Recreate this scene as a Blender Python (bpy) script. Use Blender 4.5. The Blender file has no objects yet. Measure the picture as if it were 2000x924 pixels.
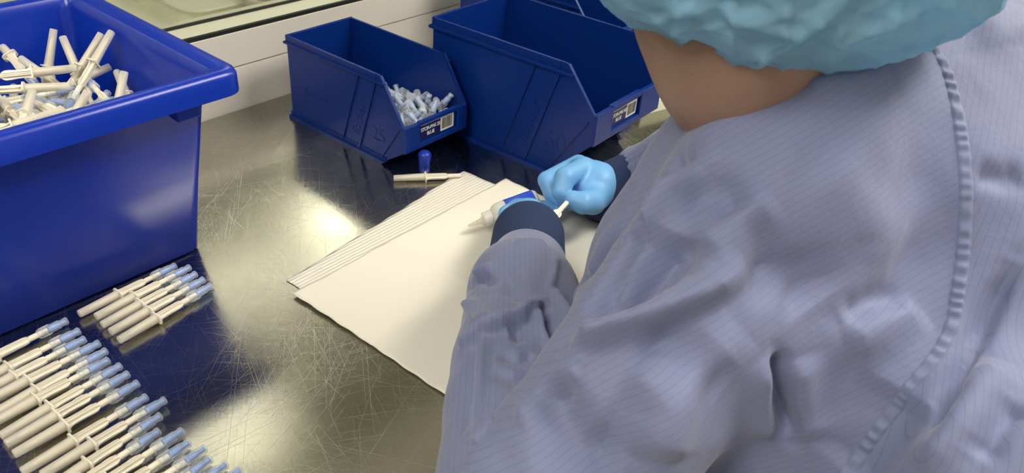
import bpy, bmesh, math, random
import numpy as np
from mathutils import Vector, Matrix
from mathutils.bvhtree import BVHTree

random.seed(7)
rng = np.random.default_rng(7)
sc = bpy.context.scene
COL = sc.collection

# ------------------------------------------------------------------ camera, world, lights, exposure
FPX = 1570.0
CAM = np.array([-0.2193, -0.8400, 0.6301])
YAW, PITCH, ROLL = 0.91227, 0.58737, 0.08493
cy, sy, cp, sp, cr, sr = math.cos(YAW), math.sin(YAW), math.cos(PITCH), math.sin(PITCH), math.cos(ROLL), math.sin(ROLL)
F_ = np.array([sy*cp, cy*cp, -sp]); R0 = np.array([cy, -sy, 0.0]); U0 = np.cross(R0, F_)
R_ = cr*R0 + sr*U0; U_ = -sr*R0 + cr*U0

def D(px, py, d):
    "world point seen at a photo pixel, d metres deep"
    return CAM + d*(F_ + R_*(px-1000)/FPX - U_*(py-462)/FPX)
def Z(px, py, z=0.0):
    "world point seen at a photo pixel at height z"
    r = F_ + R_*(px-1000)/FPX - U_*(py-462)/FPX
    return CAM + r*((z-CAM[2])/r[2])

cd = bpy.data.cameras.new('camera'); cam = bpy.data.objects.new('camera', cd); COL.objects.link(cam)
cd.sensor_width = 36; cd.lens = FPX*36/2000; cd.clip_start = 0.02
M = Matrix.Identity(4)
for i in range(3):
    M[i][0] = R_[i]; M[i][1] = U_[i]; M[i][2] = -F_[i]; M[i][3] = CAM[i]
cam.matrix_world = M
cd.dof.use_dof = True; cd.dof.focus_distance = 1.0; cd.dof.aperture_fstop = 9.0
sc.camera = cam

w = bpy.data.worlds.new('world'); sc.world = w; w.use_nodes = True
w.node_tree.nodes['Background'].inputs[0].default_value = (1.0, 0.95, 0.86, 1)
w.node_tree.nodes['Background'].inputs[1].default_value = 0.35
sc.view_settings.view_transform = 'Standard'; sc.view_settings.look = 'None'
sc.view_settings.gamma = 1; sc.view_settings.use_curve_mapping = False
sc.view_settings.exposure = 0.33

CEIL = 1.75     # ceiling height above the table top
FLOOR = -0.90
# ceiling lamps: x, y, size x, size y, strength
LAMPS = [(-1.1, -0.5, 1.2, 0.6, 13), (1.35, -1.25, 1.2, 0.6, 17), (-0.4, -2.4, 1.2, 0.6, 4), (3.2, -1.0, 1.2, 0.6, 10),
         (2.16, 2.12, 0.5, 0.24, 14), (0.775, 1.16, 0.42, 0.18, 7), (-1.2, 2.2, 1.2, 0.6, 7), (-2.4, 3.2, 1.2, .6, 5)]

# ------------------------------------------------------------------ materials
def new_mat(name):
    m = bpy.data.materials.new(name); m.use_nodes = True
    nt = m.node_tree; return m, nt, nt.nodes['Principled BSDF']
def setp(b, **k):
    names = dict(color='Base Color', rough='Roughness', metal='Metallic', spec='Specular IOR Level', trans='Transmission Weight', ior='IOR',
                 sub='Subsurface Weight', coat='Coat Weight', coatr='Coat Roughness', alpha='Alpha', sheen='Sheen Weight', emis='Emission Strength')
    for q, v in k.items():
        if q == 'color' and len(v) == 3: v = (*v, 1)
        b.inputs[names[q]].default_value = v
def srgb(r, g, b):
    f = lambda c: (c/255/12.92) if c/255 <= 0.04045 else ((c/255+0.055)/1.055)**2.4
    return (f(r), f(g), f(b))
def node(nt, t, **k):
    n = nt.nodes.new(t)
    for q, v in k.items():
        if q.startswith('i_'):
            n.inputs[q[2:].replace('_', ' ')].default_value = v
        else: setattr(n, q, v)
    return n
def bump(nt, b, height, strength=0.3, dist=0.001):
    n = node(nt, 'ShaderNodeBump'); n.inputs['Strength'].default_value = strength; n.inputs['Distance'].default_value = dist
    nt.links.new(height, n.inputs['Height']); nt.links.new(n.outputs[0], b.inputs['Normal']); return n
def plain(name, col, rough=0.5, noise=0.0, scale=60, bs=0.0, **k):
    m, nt, b = new_mat(name); setp(b, color=col, rough=rough, **k)
    if noise or bs:
        tc = node(nt, 'ShaderNodeTexCoord'); nz = node(nt, 'ShaderNodeTexNoise'); nz.inputs['Scale'].default_value = scale; nz.inputs['Detail'].default_value = 4
        nt.links.new(tc.outputs['Object'], nz.inputs['Vector'])
        if noise:
            rp = node(nt, 'ShaderNodeMapRange'); rp.inputs[3].default_value = max(0, rough-noise); rp.inputs[4].default_value = rough+noise
            nt.links.new(nz.outputs['Fac'], rp.inputs[0]); nt.links.new(rp.outputs[0], b.inputs['Roughness'])
        if bs: bump(nt, b, nz.outputs['Fac'], bs, 0.0005)
    return m
def clear_mat(name, tint, amount, rough=0.05, white=0.0):
    "thin clear plastic: transparent with fresnel reflection, and some milky body"
    m, nt, b = new_mat(name)
    out = nt.nodes['Material Output']
    tr = node(nt, 'ShaderNodeBsdfTransparent'); tr.inputs[0].default_value = (*tint, 1)
    lw = node(nt, 'ShaderNodeLayerWeight'); lw.inputs['Blend'].default_value = 0.25
    mr = node(nt, 'ShaderNodeMapRange'); mr.inputs[3].default_value = amount; mr.inputs[4].default_value = min(1, amount+0.75)
    nt.links.new(lw.outputs['Facing'], mr.inputs[0])
    setp(b, color=(0.85, 0.88, 0.92) if white == 0 else (white, white*.96, white*.86), rough=rough, spec=0.8)
    mx = node(nt, 'ShaderNodeMixShader')
    nt.links.new(mr.outputs[0], mx.inputs[0]); nt.links.new(tr.outputs[0], mx.inputs[1]); nt.links.new(b.outputs[0], mx.inputs[2])
    nt.links.new(mx.outputs[0], out.inputs['Surface'])
    return m

def steel_mat():
    m, nt, b = new_mat('scratched_steel')
    setp(b, color=(0.50, 0.485, 0.43), metal=1.0, rough=0.2)
    L = nt.links.new
    tc = node(nt, 'ShaderNodeTexCoord')
    total = None
    for i, (ang, sx, sy_, th) in enumerate([(8, 2.2, 1500, .68), (35, 3, 2000, .69), (62, 2.4, 1700, .69), (97, 3.5, 1800, .69), (128, 2, 2100, .68), (160, 3, 1600, .69), (48, 4, 2600, .67), (112, 5, 2500, .67), (20, 3, 2500, .68), (145, 3, 2300, .68)]):
        # warp a little so that scratches curve
        nz0 = node(nt, 'ShaderNodeTexNoise'); nz0.inputs['Scale'].default_value = 4+i; L(tc.outputs['Object'], nz0.inputs['Vector'])
        vm = node(nt, 'ShaderNodeVectorMath', operation='MULTIPLY_ADD'); L(nz0.outputs['Color'], vm.inputs[0]); vm.inputs[1].default_value = (0.008, 0.008, 0); L(tc.outputs['Object'], vm.inputs[2])
        mp = node(nt, 'ShaderNodeMapping'); mp.inputs['Rotation'].default_value = (0, 0, math.radians(ang)); L(vm.outputs[0], mp.inputs[0])
        mp2 = node(nt, 'ShaderNodeMapping'); mp2.inputs['Scale'].default_value = (sx*1.3, sy_, 1); mp2.inputs['Location'].default_value = (i*3.1, i*7.7, i)
        L(mp.outputs[0], mp2.inputs[0])
        nz = node(nt, 'ShaderNodeTexNoise'); nz.inputs['Scale'].default_value = 1.0; nz.inputs['Detail'].default_value = 1.5; L(mp2.outputs[0], nz.inputs['Vector'])
        mr = node(nt, 'ShaderNodeMapRange'); mr.inputs[1].default_value = th+.02; mr.inputs[2].default_value = th+.09; L(nz.outputs['Fac'], mr.inputs[0])
        if total is None: total = mr.outputs[0]
        else:
            ad = node(nt, 'ShaderNodeMath', operation='MAXIMUM'); L(total, ad.inputs[0]); L(mr.outputs[0], ad.inputs[1]); total = ad.outputs[0]
    big = node(nt, 'ShaderNodeTexNoise'); big.inputs['Scale'].default_value = 7; big.inputs['Detail'].default_value = 5; L(tc.outputs['Object'], big.inputs['Vector'])
    base = node(nt, 'ShaderNodeMapRange'); base.inputs[1].default_value = .3; base.inputs[2].default_value = .7; base.inputs[3].default_value = .17; base.inputs[4].default_value = .23; L(big.outputs['Fac'], base.inputs[0])
    ra = node(nt, 'ShaderNodeMath', operation='MULTIPLY_ADD'); L(total, ra.inputs[0]); ra.inputs[1].default_value = .20; L(base.outputs[0], ra.inputs[2]); L(ra.outputs[0], b.inputs['Roughness'])
    mx = node(nt, 'ShaderNodeMix', data_type='RGBA'); L(total, mx.inputs[0]); mx.inputs[6].default_value = (0.40, 0.39, 0.34, 1); mx.inputs[7].default_value = (0.66, 0.64, 0.57, 1); L(mx.outputs[2], b.inputs['Base Color'])
    bn = bump(nt, b, total, 0.12, 0.0001)
    return m

def gown_mat():
    m, nt, b = new_mat('gown_cloth')
    L = nt.links.new
    setp(b, color=srgb(116, 122, 158), rough=0.62, sheen=0.25, spec=0.3)
    at = node(nt, 'ShaderNodeAttribute', attribute_name='stripe')
    fr = node(nt, 'ShaderNodeMath', operation='FRACT'); L(at.outputs['Fac'], fr.inputs[0])
    lt = node(nt, 'ShaderNodeMath', operation='LESS_THAN'); L(fr.outputs[0], lt.inputs[0]); lt.inputs[1].default_value = 0.11
    mx = node(nt, 'ShaderNodeMix', data_type='RGBA'); mf = node(nt, 'ShaderNodeMath', operation='MULTIPLY'); L(lt.outputs[0], mf.inputs[0]); mf.inputs[1].default_value = 0.24
    L(mf.outputs[0], mx.inputs[0]); mx.inputs[6].default_value = (*srgb(116, 122, 158), 1); mx.inputs[7].default_value = (*srgb(56, 56, 92), 1)
    L(mx.outputs[2], b.inputs['Base Color'])
    tc = node(nt, 'ShaderNodeTexCoord'); nz = node(nt, 'ShaderNodeTexNoise'); nz.inputs['Scale'].default_value = 28; nz.inputs['Detail'].default_value = 6; nz.inputs['Roughness'].default_value = .55
    L(tc.outputs['Object'], nz.inputs['Vector']); bump(nt, b, nz.outputs['Fac'], 0.35, 0.006)
    return m

def cap_mat():
    m, nt, b = new_mat('cap_cloth'); L = nt.links.new
    out = nt.nodes['Material Output']
    setp(b, color=srgb(154, 202, 238), rough=0.75, spec=0.2)
    tc = node(nt, 'ShaderNodeTexCoord'); nz = node(nt, 'ShaderNodeTexNoise'); nz.inputs['Scale'].default_value = 350; nz.inputs['Detail'].default_value = 3
    L(tc.outputs['Object'], nz.inputs['Vector']); bump(nt, b, nz.outputs['Fac'], 0.25, 0.001)
    tl = node(nt, 'ShaderNodeBsdfTranslucent'); tl.inputs[0].default_value = (*srgb(165, 215, 232), 1)
    tr = node(nt, 'ShaderNodeBsdfTransparent'); tr.inputs[0].default_value = (*srgb(215, 238, 245), 1)
    m1 = node(nt, 'ShaderNodeMixShader'); m1.inputs[0].default_value = 0.25; L(b.outputs[0], m1.inputs[1]); L(tl.outputs[0], m1.inputs[2])
    m2 = node(nt, 'ShaderNodeMixShader'); L(m1.outputs[0], m2.inputs[1]); L(tr.outputs[0], m2.inputs[2])
    n2 = node(nt, 'ShaderNodeTexNoise'); n2.inputs['Scale'].default_value = 14; n2.inputs['Detail'].default_value = 2; L(tc.outputs['Object'], n2.inputs['Vector'])
    mr = node(nt, 'ShaderNodeMapRange'); mr.inputs[1].default_value = .4; mr.inputs[2].default_value = .65; mr.inputs[3].default_value = .04; mr.inputs[4].default_value = .30; L(n2.outputs['Fac'], mr.inputs[0]); L(mr.outputs[0], m2.inputs[0])
    L(m2.outputs[0], out.inputs['Surface'])
    return m

def skin_mat():
    m, nt, b = new_mat('skin'); L = nt.links.new
    setp(b, rough=0.55, sub=0.05)
    tc = node(nt, 'ShaderNodeTexCoord'); vo = node(nt, 'ShaderNodeTexVoronoi'); vo.inputs['Scale'].default_value = 75; L(tc.outputs['Object'], vo.inputs['Vector'])
    nz = node(nt, 'ShaderNodeTexNoise'); nz.inputs['Scale'].default_value = 30; nz.inputs['Detail'].default_value = 5; L(tc.outputs['Object'], nz.inputs['Vector'])
    a = node(nt, 'ShaderNodeMapRange'); a.inputs[1].default_value = .0; a.inputs[2].default_value = .22; a.inputs[3].default_value = .35; a.inputs[4].default_value = 0; L(vo.outputs['Distance'], a.inputs[0])
    mu = node(nt, 'ShaderNodeMath', operation='MULTIPLY'); L(a.outputs[0], mu.inputs[0]); L(nz.outputs['Fac'], mu.inputs[1])
    mx = node(nt, 'ShaderNodeMix', data_type='RGBA'); L(mu.outputs[0], mx.inputs[0]); mx.inputs[6].default_value = (*srgb(158, 126, 110), 1); mx.inputs[7].default_value = (*srgb(105, 68, 55), 1)
    L(mx.outputs[2], b.inputs['Base Color']); bump(nt, b, nz.outputs['Fac'], .15, .002)
    return m

def rib_paper():
    m, nt, b = new_mat('ribbed_paper'); L = nt.links.new
    setp(b, color=(0.76, 0.735, 0.655), rough=0.85, spec=0.15)
    tc = node(nt, 'ShaderNodeTexCoord'); wv = node(nt, 'ShaderNodeTexWave', bands_direction='Y'); wv.inputs['Scale'].default_value = 55; wv.inputs['Distortion'].default_value = .6; wv.inputs['Detail'].default_value = 1
    L(tc.outputs['Object'], wv.inputs['Vector']); bump(nt, b, wv.outputs['Fac'], 0.7, 0.0014)
    return m
def emit(name, col, s):
    m, nt, b = new_mat(name); setp(b, color=col, emis=s); b.inputs['Emission Color'].default_value = (*col, 1); return m

MT = dict(
    steel=steel_mat(), tub=plain('royal_blue_plastic', (0.003, 0.030, 0.40), .26, .015, 6, .0, spec=.5),
    bin=plain('dark_blue_plastic', (0.0015, 0.024, 0.19), .34, .03, 30, .04, spec=.35), tag_navy=plain('navy_label', srgb(18, 20, 80), .4),
    white=plain('white_print', (0.82, 0.80, 0.74), .6), black=plain('black_print', (0.015, 0.015, 0.018), .6),
    spike=plain('cream_plastic', (0.83, 0.78, 0.66), .38, .05, 200, .0, sub=.0), sheath=clear_mat('frosted_sheath', (0.97, 0.95, 0.88), 0.45, .35, .84),
    clear=clear_mat('clear_plastic', (0.96, 0.98, 1.0), 0.14, .05), core=plain('pale_blue_plastic', srgb(138, 174, 238), .25),
    core_pale=plain('very_pale_blue_plastic', srgb(176, 196, 232), .35),
    gown=gown_mat(), cap=cap_mat(), skin=skin_mat(), cuff=plain('navy_knit', srgb(28, 46, 84), .9, .0, 700, .9),
    glove=plain('blue_nitrile', srgb(112, 170, 224), .42, .05, 90, .35, spec=.4), hair=plain('dark_hair', (0.03, 0.022, 0.018), .6, .1, 90, .4),
    paper=plain('white_paper', (0.77, 0.745, 0.66), .85, .0, 45, .12, spec=.15), ribbed=rib_paper(),
    wall=plain('white_wall_panel', (0.71, 0.68, 0.615), .38, .04, 5, .0), cream=plain('cream_surface', (0.78, 0.765, 0.66), .4, .05, 8),
    ceilm=plain('ceiling_paint', (0.52, 0.51, 0.46), .8), floorm=plain('floor_vinyl', (0.42, 0.42, 0.39), .4), gasket=plain('black_gasket', (0.012, 0.014, 0.014), .5),
    lamp=plain('lamp', (1, 1, 1)), bottle=clear_mat('milky_bottle', (0.9, 0.93, 0.97), .55, .25, .8), label_blue=plain('bright_blue_label', srgb(35, 70, 190), .35),
    capblue=plain('blue_rubber', (0.006, 0.035, 0.36), .35), box=plain('pale_green_plastic', (0.80, 0.82, 0.66), .4), seat=plain('black_seat', (0.03, 0.03, 0.035), .6),
    trouser=plain('white_trousers', (0.6, 0.6, 0.62), .8))
def glass_mat():
    m, nt, b = new_mat('window_glass'); L = nt.links.new; out = nt.nodes['Material Output']
    tr = node(nt, 'ShaderNodeBsdfTransparent'); tr.inputs[0].default_value = (0.985, 0.995, 0.97, 1)
    gl = node(nt, 'ShaderNodeBsdfGlossy'); gl.inputs['Roughness'].default_value = 0.0
    lw = node(nt, 'ShaderNodeLayerWeight'); lw.inputs[0].default_value = .5
    pw = node(nt, 'ShaderNodeMath', operation='POWER'); L(lw.outputs['Facing'], pw.inputs[0]); pw.inputs[1].default_value = 4
    fr = node(nt, 'ShaderNodeMath', operation='MULTIPLY_ADD'); L(pw.outputs[0], fr.inputs[0]); fr.inputs[1].default_value = .9; fr.inputs[2].default_value = .03
    mx = node(nt, 'ShaderNodeMixShader'); L(fr.outputs[0], mx.inputs[0]); L(tr.outputs[0], mx.inputs[1]); L(gl.outputs[0], mx.inputs[2]); L(mx.outputs[0], out.inputs['Surface'])
    return m
MT['glass'] = glass_mat()

# ------------------------------------------------------------------ helpers
def link(name, verts, faces, mat, parent=None, smooth=False, mats=None, mi=None):
    me = bpy.data.meshes.new(name)
    me.from_pydata([tuple(map(float, v)) for v in verts], [], faces)
    me.materials.append(mat)
    if mats:
        for m in mats: me.materials.append(m)
        for p, i in zip(me.polygons, mi): p.material_index = i
    if smooth: me.polygons.foreach_set('use_smooth', [True]*len(me.polygons))
    me.update()
    o = bpy.data.objects.new(name, me); COL.objects.link(o)
    if parent: o.parent = parent
    return o
def bm_link(name, bm, mat, parent=None, smooth=False, angle=None):
    me = bpy.data.meshes.new(name); bmesh.ops.recalc_face_normals(bm, faces=bm.faces); bm.to_mesh(me); bm.free(); me.materials.append(mat)
    if smooth:
        me.polygons.foreach_set('use_smooth', [True]*len(me.polygons))
        if angle is not None: me.set_sharp_from_angle(angle=angle)
    o = bpy.data.objects.new(name, me); COL.objects.link(o)
    if parent: o.parent = parent
    return o
def thing(name, label, cat, loc=(0, 0, 0), group=None, rot=None):
    o = bpy.data.objects.new(name, None); COL.objects.link(o); o.empty_display_size = .01
    o.location = Vector(tuple(map(float, loc)))
    if rot is not None: o.rotation_euler = rot
    o['label'] = label; o['category'] = cat
    if group: o['group'] = group
    return o
def tag(o, label, cat, group=None):
    o['label'] = label; o['category'] = cat
    if group: o['group'] = group
    return o
def struct(o): o['kind'] = 'structure'; return o
def box(bm, x0, x1, y0, y1, z0, z1, bev=0.0, M=None):
    r = bmesh.ops.create_cube(bm, size=1.0)
    vs = r['verts']
    for v in vs: v.co = Vector(((x0+x1)/2+v.co.x*(x1-x0), (y0+y1)/2+v.co.y*(y1-y0), (z0+z1)/2+v.co.z*(z1-z0)))
    es = list({e for v in vs for e in v.link_edges})
    if bev > 0:
        q = bmesh.ops.bevel(bm, geom=es, offset=bev, segments=2, affect='EDGES', profile=.5); vs = q['verts']
        vs = list({v for f in q['faces'] for v in f.verts})
    if M is not None:
        bmesh.ops.transform(bm, matrix=M, verts=vs)
def boxobj(name, x0, x1, y0, y1, z0, z1, mat, parent=None, bev=0.0):
    bm = bmesh.new(); box(bm, x0, x1, y0, y1, z0, z1, bev); return bm_link(name, bm, mat, parent)
def lathe(prof, n=20, axis='x', sq=None):
    "profile [(t, r)] revolved about the x axis; returns verts, faces"
    vs, fs = [], []
    for t, r in prof:
        for i in range(n):
            a = 2*math.pi*i/n
            vs.append((t, r*math.cos(a), r*math.sin(a)))
    for k in range(len(prof)-1):
        for i in range(n):
            j = (i+1) % n
            fs.append((k*n+i, k*n+j, (k+1)*n+j, (k+1)*n+i))
    fs.append(tuple(range(n))[::-1]); fs.append(tuple((len(prof)-1)*n+i for i in range(n)))
    return vs, fs
def rrect(x0, x1, y0, y1, r, z, n=6):
    out = []
    for cx, cy_, a0 in ((x1-r, y0+r, -90), (x1-r, y1-r, 0), (x0+r, y1-r, 90), (x0+r, y0+r, 180)):
        for i in range(n+1):
            a = math.radians(a0+90*i/n); out.append((cx+r*math.cos(a), cy_+r*math.sin(a), z))
    return out
def loft(rings, cap0=True, cap1=True):
    n = len(rings[0]); vs = [p for r in rings for p in r]; fs = []
    for k in range(len(rings)-1):
        for i in range(n):
            j = (i+1) % n; fs.append((k*n+i, k*n+j, (k+1)*n+j, (k+1)*n+i))
    if cap0: fs.append(tuple(range(n))[::-1])
    if cap1: fs.append(tuple((len(rings)-1)*n+i for i in range(n)))
    return vs, fs
def prism(bm, poly, u0, u1, fn):
    "extrude polygon [(v,z)] from u0 to u1; fn(u,v,z)->point"
    a = [bm.verts.new(fn(u0, v, z)) for v, z in poly]; b = [bm.verts.new(fn(u1, v, z)) for v, z in poly]
    n = len(poly); bm.faces.new(a[::-1]); bm.faces.new(b)
    for i in range(n): bm.faces.new((a[i], a[(i+1) % n], b[(i+1) % n], b[i]))
def text_mesh(name, s, size, mat, parent, M, depth=0.0002, spacing=1.0, align='CENTER'):
    c = bpy.data.curves.new(name, 'FONT'); c.body = s; c.size = size; c.extrude = depth; c.align_x = align; c.align_y = 'CENTER'; c.space_character = spacing
    o = bpy.data.objects.new(name, c); COL.objects.link(o)
    bpy.context.view_layer.update()
    me = bpy.data.meshes.new_from_object(o.evaluated_get(bpy.context.evaluated_depsgraph_get()))
    bpy.data.objects.remove(o)
    me.transform(M); me.materials.clear(); me.materials.append(mat)
    o = bpy.data.objects.new(name, me); COL.objects.link(o); o.parent = parent
    return o
def copy_tree(o, parent=None):
    c = o.copy(); COL.objects.link(c)
    if parent: c.parent = parent
    for ch in [x for x in o.children]: copy_tree(ch, c)
    return c
def frame_x(a, b, roll=0.0, up=(0, 0, 1)):
    "matrix with +x from a to b, origin at a"
    a = Vector(tuple(map(float, a))); b = Vector(tuple(map(float, b)))
    x = (b-a).normalized(); up = Vector(up)
    if abs(x.dot(up)) > .97: up = Vector((0, 1, 0))
    y = up.cross(x).normalized(); z = x.cross(y)
    m = Matrix((x, y, z)).transposed().to_4x4(); m = m @ Matrix.Rotation(roll, 4, 'X'); m.translation = a
    return m

# signed distance modelling for soft bodies
def sd_cone(P, a, b, ra, rb):
    a = np.asarray(a, np.float32); b = np.asarray(b, np.float32); ab = b-a; L2 = float(ab@ab)+1e-12
    t = np.clip(((P-a)@ab)/L2, 0, 1)
    d = P-a-t[..., None]*ab
    return np.sqrt((d*d).sum(-1)) - (ra+(rb-ra)*t)
def sd_ell(P, c, M3, r):
    q = (P-np.asarray(c, np.float32))@np.asarray(M3, np.float32)   # columns of M3 are the axes
    r = np.asarray(r, np.float32); k0 = np.sqrt(((q/r)**2).sum(-1)); k1 = np.sqrt(((q/(r*r))**2).sum(-1))+1e-9
    return k0*(k0-1)/k1
def smin(a, b, k):
    if k <= 0: return np.minimum(a, b)
    h = np.clip(.5+.5*(b-a)/k, 0, 1); return b*(1-h)+a*h-k*h*(1-h)
def field(P, prims):
    d = None
    for p in prims:
        if p[0] == 'c': q = sd_cone(P, p[1], p[2], p[3], p[4]); k = p[5]
        else: q = sd_ell(P, p[1], p[2], p[3]); k = p[4]
        d = q if d is None else smin(d, q, k)
    return d
def soft(prims, vox, lo, hi, cut=None):
    "surface nets on the field of prims; returns verts (N,3), quads (M,4)"
    lo = np.asarray(lo, np.float64); n = np.ceil((np.asarray(hi)-lo)/vox).astype(int)+1
    g = [np.float32(lo[i]+vox*np.arange(n[i])) for i in range(3)]
    S = np.empty(tuple(n), np.float32)
    X = np.stack(np.meshgrid(g[0][:1], g[1], g[2], indexing='ij'), -1)
    for i in range(0, n[0], 16):
        X = np.stack(np.meshgrid(g[0][i:i+16], g[1], g[2], indexing='ij'), -1)
        f = field(X, prims)
        if cut is not None: f = np.maximum(f, cut(X))
        S[i:i+16] = f
    S[0] = S[-1] = 1; S[:, 0] = S[:, -1] = 1; S[:, :, 0] = S[:, :, -1] = 1
    s = S < 0
    c = np.zeros(tuple(n-1), np.int8)
    for a in (0, 1):
        for b in (0, 1):
            for d in (0, 1): c += s[a:n[0]-1+a, b:n[1]-1+b, d:n[2]-1+d]
    act = (c > 0) & (c < 8); idx = -np.ones(tuple(n-1), np.int64); ii = np.argwhere(act); idx[act] = np.arange(len(ii))
    acc = np.zeros((len(ii), 3)); cnt = np.zeros(len(ii))
    corners = [(a, b, d) for a in (0, 1) for b in (0, 1) for d in (0, 1)]
    val = {q: S[ii[:, 0]+q[0], ii[:, 1]+q[1], ii[:, 2]+q[2]] for q in corners}
    for q in corners:
        for ax in range(3):
            if q[ax] == 0:
                q2 = list(q); q2[ax] = 1; q2 = tuple(q2); v0, v1 = val[q], val[q2]
                m = (v0 < 0) != (v1 < 0); t = np.where(m, v0/(v0-v1+1e-12), 0)
                p = np.tile(np.array(q, float), (len(ii), 1)); p[:, ax] += t
                acc[m] += p[m]; cnt[m] += 1
    V = lo+vox*(ii+acc/cnt[:, None])
    quads = []
    for ax in range(3):
        o1, o2 = [(1, 2), (2, 0), (0, 1)][ax]
        s0 = [slice(None)]*3; s1 = [slice(None)]*3; s0[ax] = slice(0, -1); s1[ax] = slice(1, None)
        ch = np.argwhere(s[tuple(s0)] != s[tuple(s1)])
        ch = ch[(ch[:, o1] > 0) & (ch[:, o2] > 0) & (ch[:, o1] < n[o1]-1) & (ch[:, o2] < n[o2]-1)]
        inside = s[ch[:, 0], ch[:, 1], ch[:, 2]]
        e1 = np.zeros(3, int); e1[o1] = 1; e2 = np.zeros(3, int); e2[o2] = 1
        q = np.stack([idx[tuple((ch-e1-e2).T)], idx[tuple((ch-e2).T)], idx[tuple(ch.T)], idx[tuple((ch-e1).T)]], 1)
        q[~inside] = q[~inside][:, ::-1]; quads.append(q)
    Q = np.concatenate(quads); Q = Q[(Q >= 0).all(1)]
    # project to the surface
    for _ in range(2):
        V32 = V.astype(np.float32); e = vox*.3
        f0 = field(V32, prims)
        if cut is not None:
            cc = cut(V32); use = f0 > cc
        G = np.stack([field(V32+np.float32(e)*np.eye(3, dtype=np.float32)[i], prims)-f0 for i in range(3)], 1)/e
        st = (f0/np.maximum((G*G).sum(1), .2))[:, None]*G; st = np.clip(st, -vox, vox)
        if cut is not None: st[~use] = 0
        V = V-st
    return V, Q
def vnormals(V, Q):
    n = np.cross(V[Q[:, 2]]-V[Q[:, 0]], V[Q[:, 3]]-V[Q[:, 1]]); N = np.zeros_like(V)
    for i in range(4): np.add.at(N, Q[:, i], n)
    return N/np.maximum(np.linalg.norm(N, axis=1), 1e-12)[:, None]
def refine(V, Q):
    "one linear subdivision of a quad mesh"
    E = np.concatenate([Q[:, [i, (i+1) % 4]] for i in range(4)]); Es = np.sort(E, 1)
    U, inv = np.unique(Es[:, 0]*len(V)+Es[:, 1], return_inverse=True); inv = inv.ravel()
    a, b = U//len(V), U % len(V); em = (V[a]+V[b])/2; fm = V[Q].mean(1)
    nV, nE, nQ = len(V), len(U), len(Q); W = np.concatenate([V, em, fm]); ei = inv.reshape(4, nQ)+nV; fi = nV+nE+np.arange(nQ)
    out = np.concatenate([np.stack([Q[:, i], ei[i], fi, ei[(i+3) % 4]], 1) for i in range(4)])
    return W, out
def relax(V, Q, it=2, f=.5):
    for _ in range(it):
        A = np.zeros_like(V); c = np.zeros(len(V))
        for i in range(4):
            for j in ((i+1) % 4, (i+3) % 4):
                np.add.at(A, Q[:, i], V[Q[:, j]]); np.add.at(c, Q[:, i], 1)
        V = V*(1-f)+f*A/np.maximum(c, 1)[:, None]
    return V
def ray_bvh(V, Q):
    return BVHTree.FromPolygons([tuple(v) for v in V], [tuple(int(x) for x in q) for q in Q])
def hit(bvh, px, py):
    r = F_ + R_*(px-1000)/FPX - U_*(py-462)/FPX
    h = bvh.ray_cast(Vector(CAM), Vector(r).normalized())
    return None if h[0] is None else np.array(h[0])
def poly_dist(V, pts):
    "distance to the polyline, parameter along it (0-1)"
    best = np.full(len(V), 1e9); tt = np.zeros(len(V)); L = [0]
    for a, b in zip(pts[:-1], pts[1:]): L.append(L[-1]+np.linalg.norm(b-a))
    side = np.zeros((len(V), 3))
    for k, (a, b) in enumerate(zip(pts[:-1], pts[1:])):
        ab = b-a; t = np.clip(((V-a)@ab)/(ab@ab+1e-12), 0, 1); q = V-a-t[:, None]*ab; d = np.linalg.norm(q, axis=1)
        m = d < best; best[m] = d[m]; tt[m] = (L[k]+t[m]*(L[k+1]-L[k]))/L[-1]; side[m] = q[m]
    return best, tt, side
def fold(V, N, bvh, px, width, amp, sharp=0.0, taper=True):
    "raise (amp>0) or sink (amp<0) the cloth along a line given by photo pixels on its surface; sharp>0 steepens the side below the line in the photo"
    pts = [hit(bvh, *p) for p in px]; pts = [p for p in pts if p is not None]
    if len(pts) < 2: return V
    # densify: smooth curve
    d, t, s = poly_dist(V, pts)
    wd = np.full(len(V), width)
    if sharp:
        dn = (s@(-U_)); wd = np.where(dn > 0, width*(1-sharp), width)
        if sharp < 0: wd = np.where(dn > 0, width, width*(1+sharp))
    fall = np.exp(-(d/wd)**2)
    if taper: fall = fall*np.clip(np.sin(np.pi*np.clip(t, .03, .97))*1.8, 0, 1)
    vis = (N@(-F_)) > -0.2
    return V+N*(amp*fall*vis)[:, None]
def np_mesh(name, V, Q, mat, parent=None, attrs=None):
    me = bpy.data.meshes.new(name)
    me.vertices.add(len(V)); me.vertices.foreach_set('co', V.astype(np.float32).ravel())
    me.loops.add(Q.size); me.loops.foreach_set('vertex_index', Q.astype(np.int32).ravel())
    me.polygons.add(len(Q)); me.polygons.foreach_set('loop_start', np.arange(0, Q.size, 4, dtype=np.int32)); me.polygons.foreach_set('loop_total', np.full(len(Q), 4, np.int32))
    me.update(calc_edges=True); me.validate()
    me.polygons.foreach_set('use_smooth', [True]*len(me.polygons))
    me.materials.append(mat)
    if attrs:
        for k, v in attrs.items():
            a = me.attributes.new(k, 'FLOAT', 'POINT'); a.data.foreach_set('value', v.astype(np.float32))
    o = bpy.data.objects.new(name, me); COL.objects.link(o)
    if parent: o.parent = parent; o.matrix_parent_inverse = parent.matrix_world.inverted()
    return o

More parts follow.
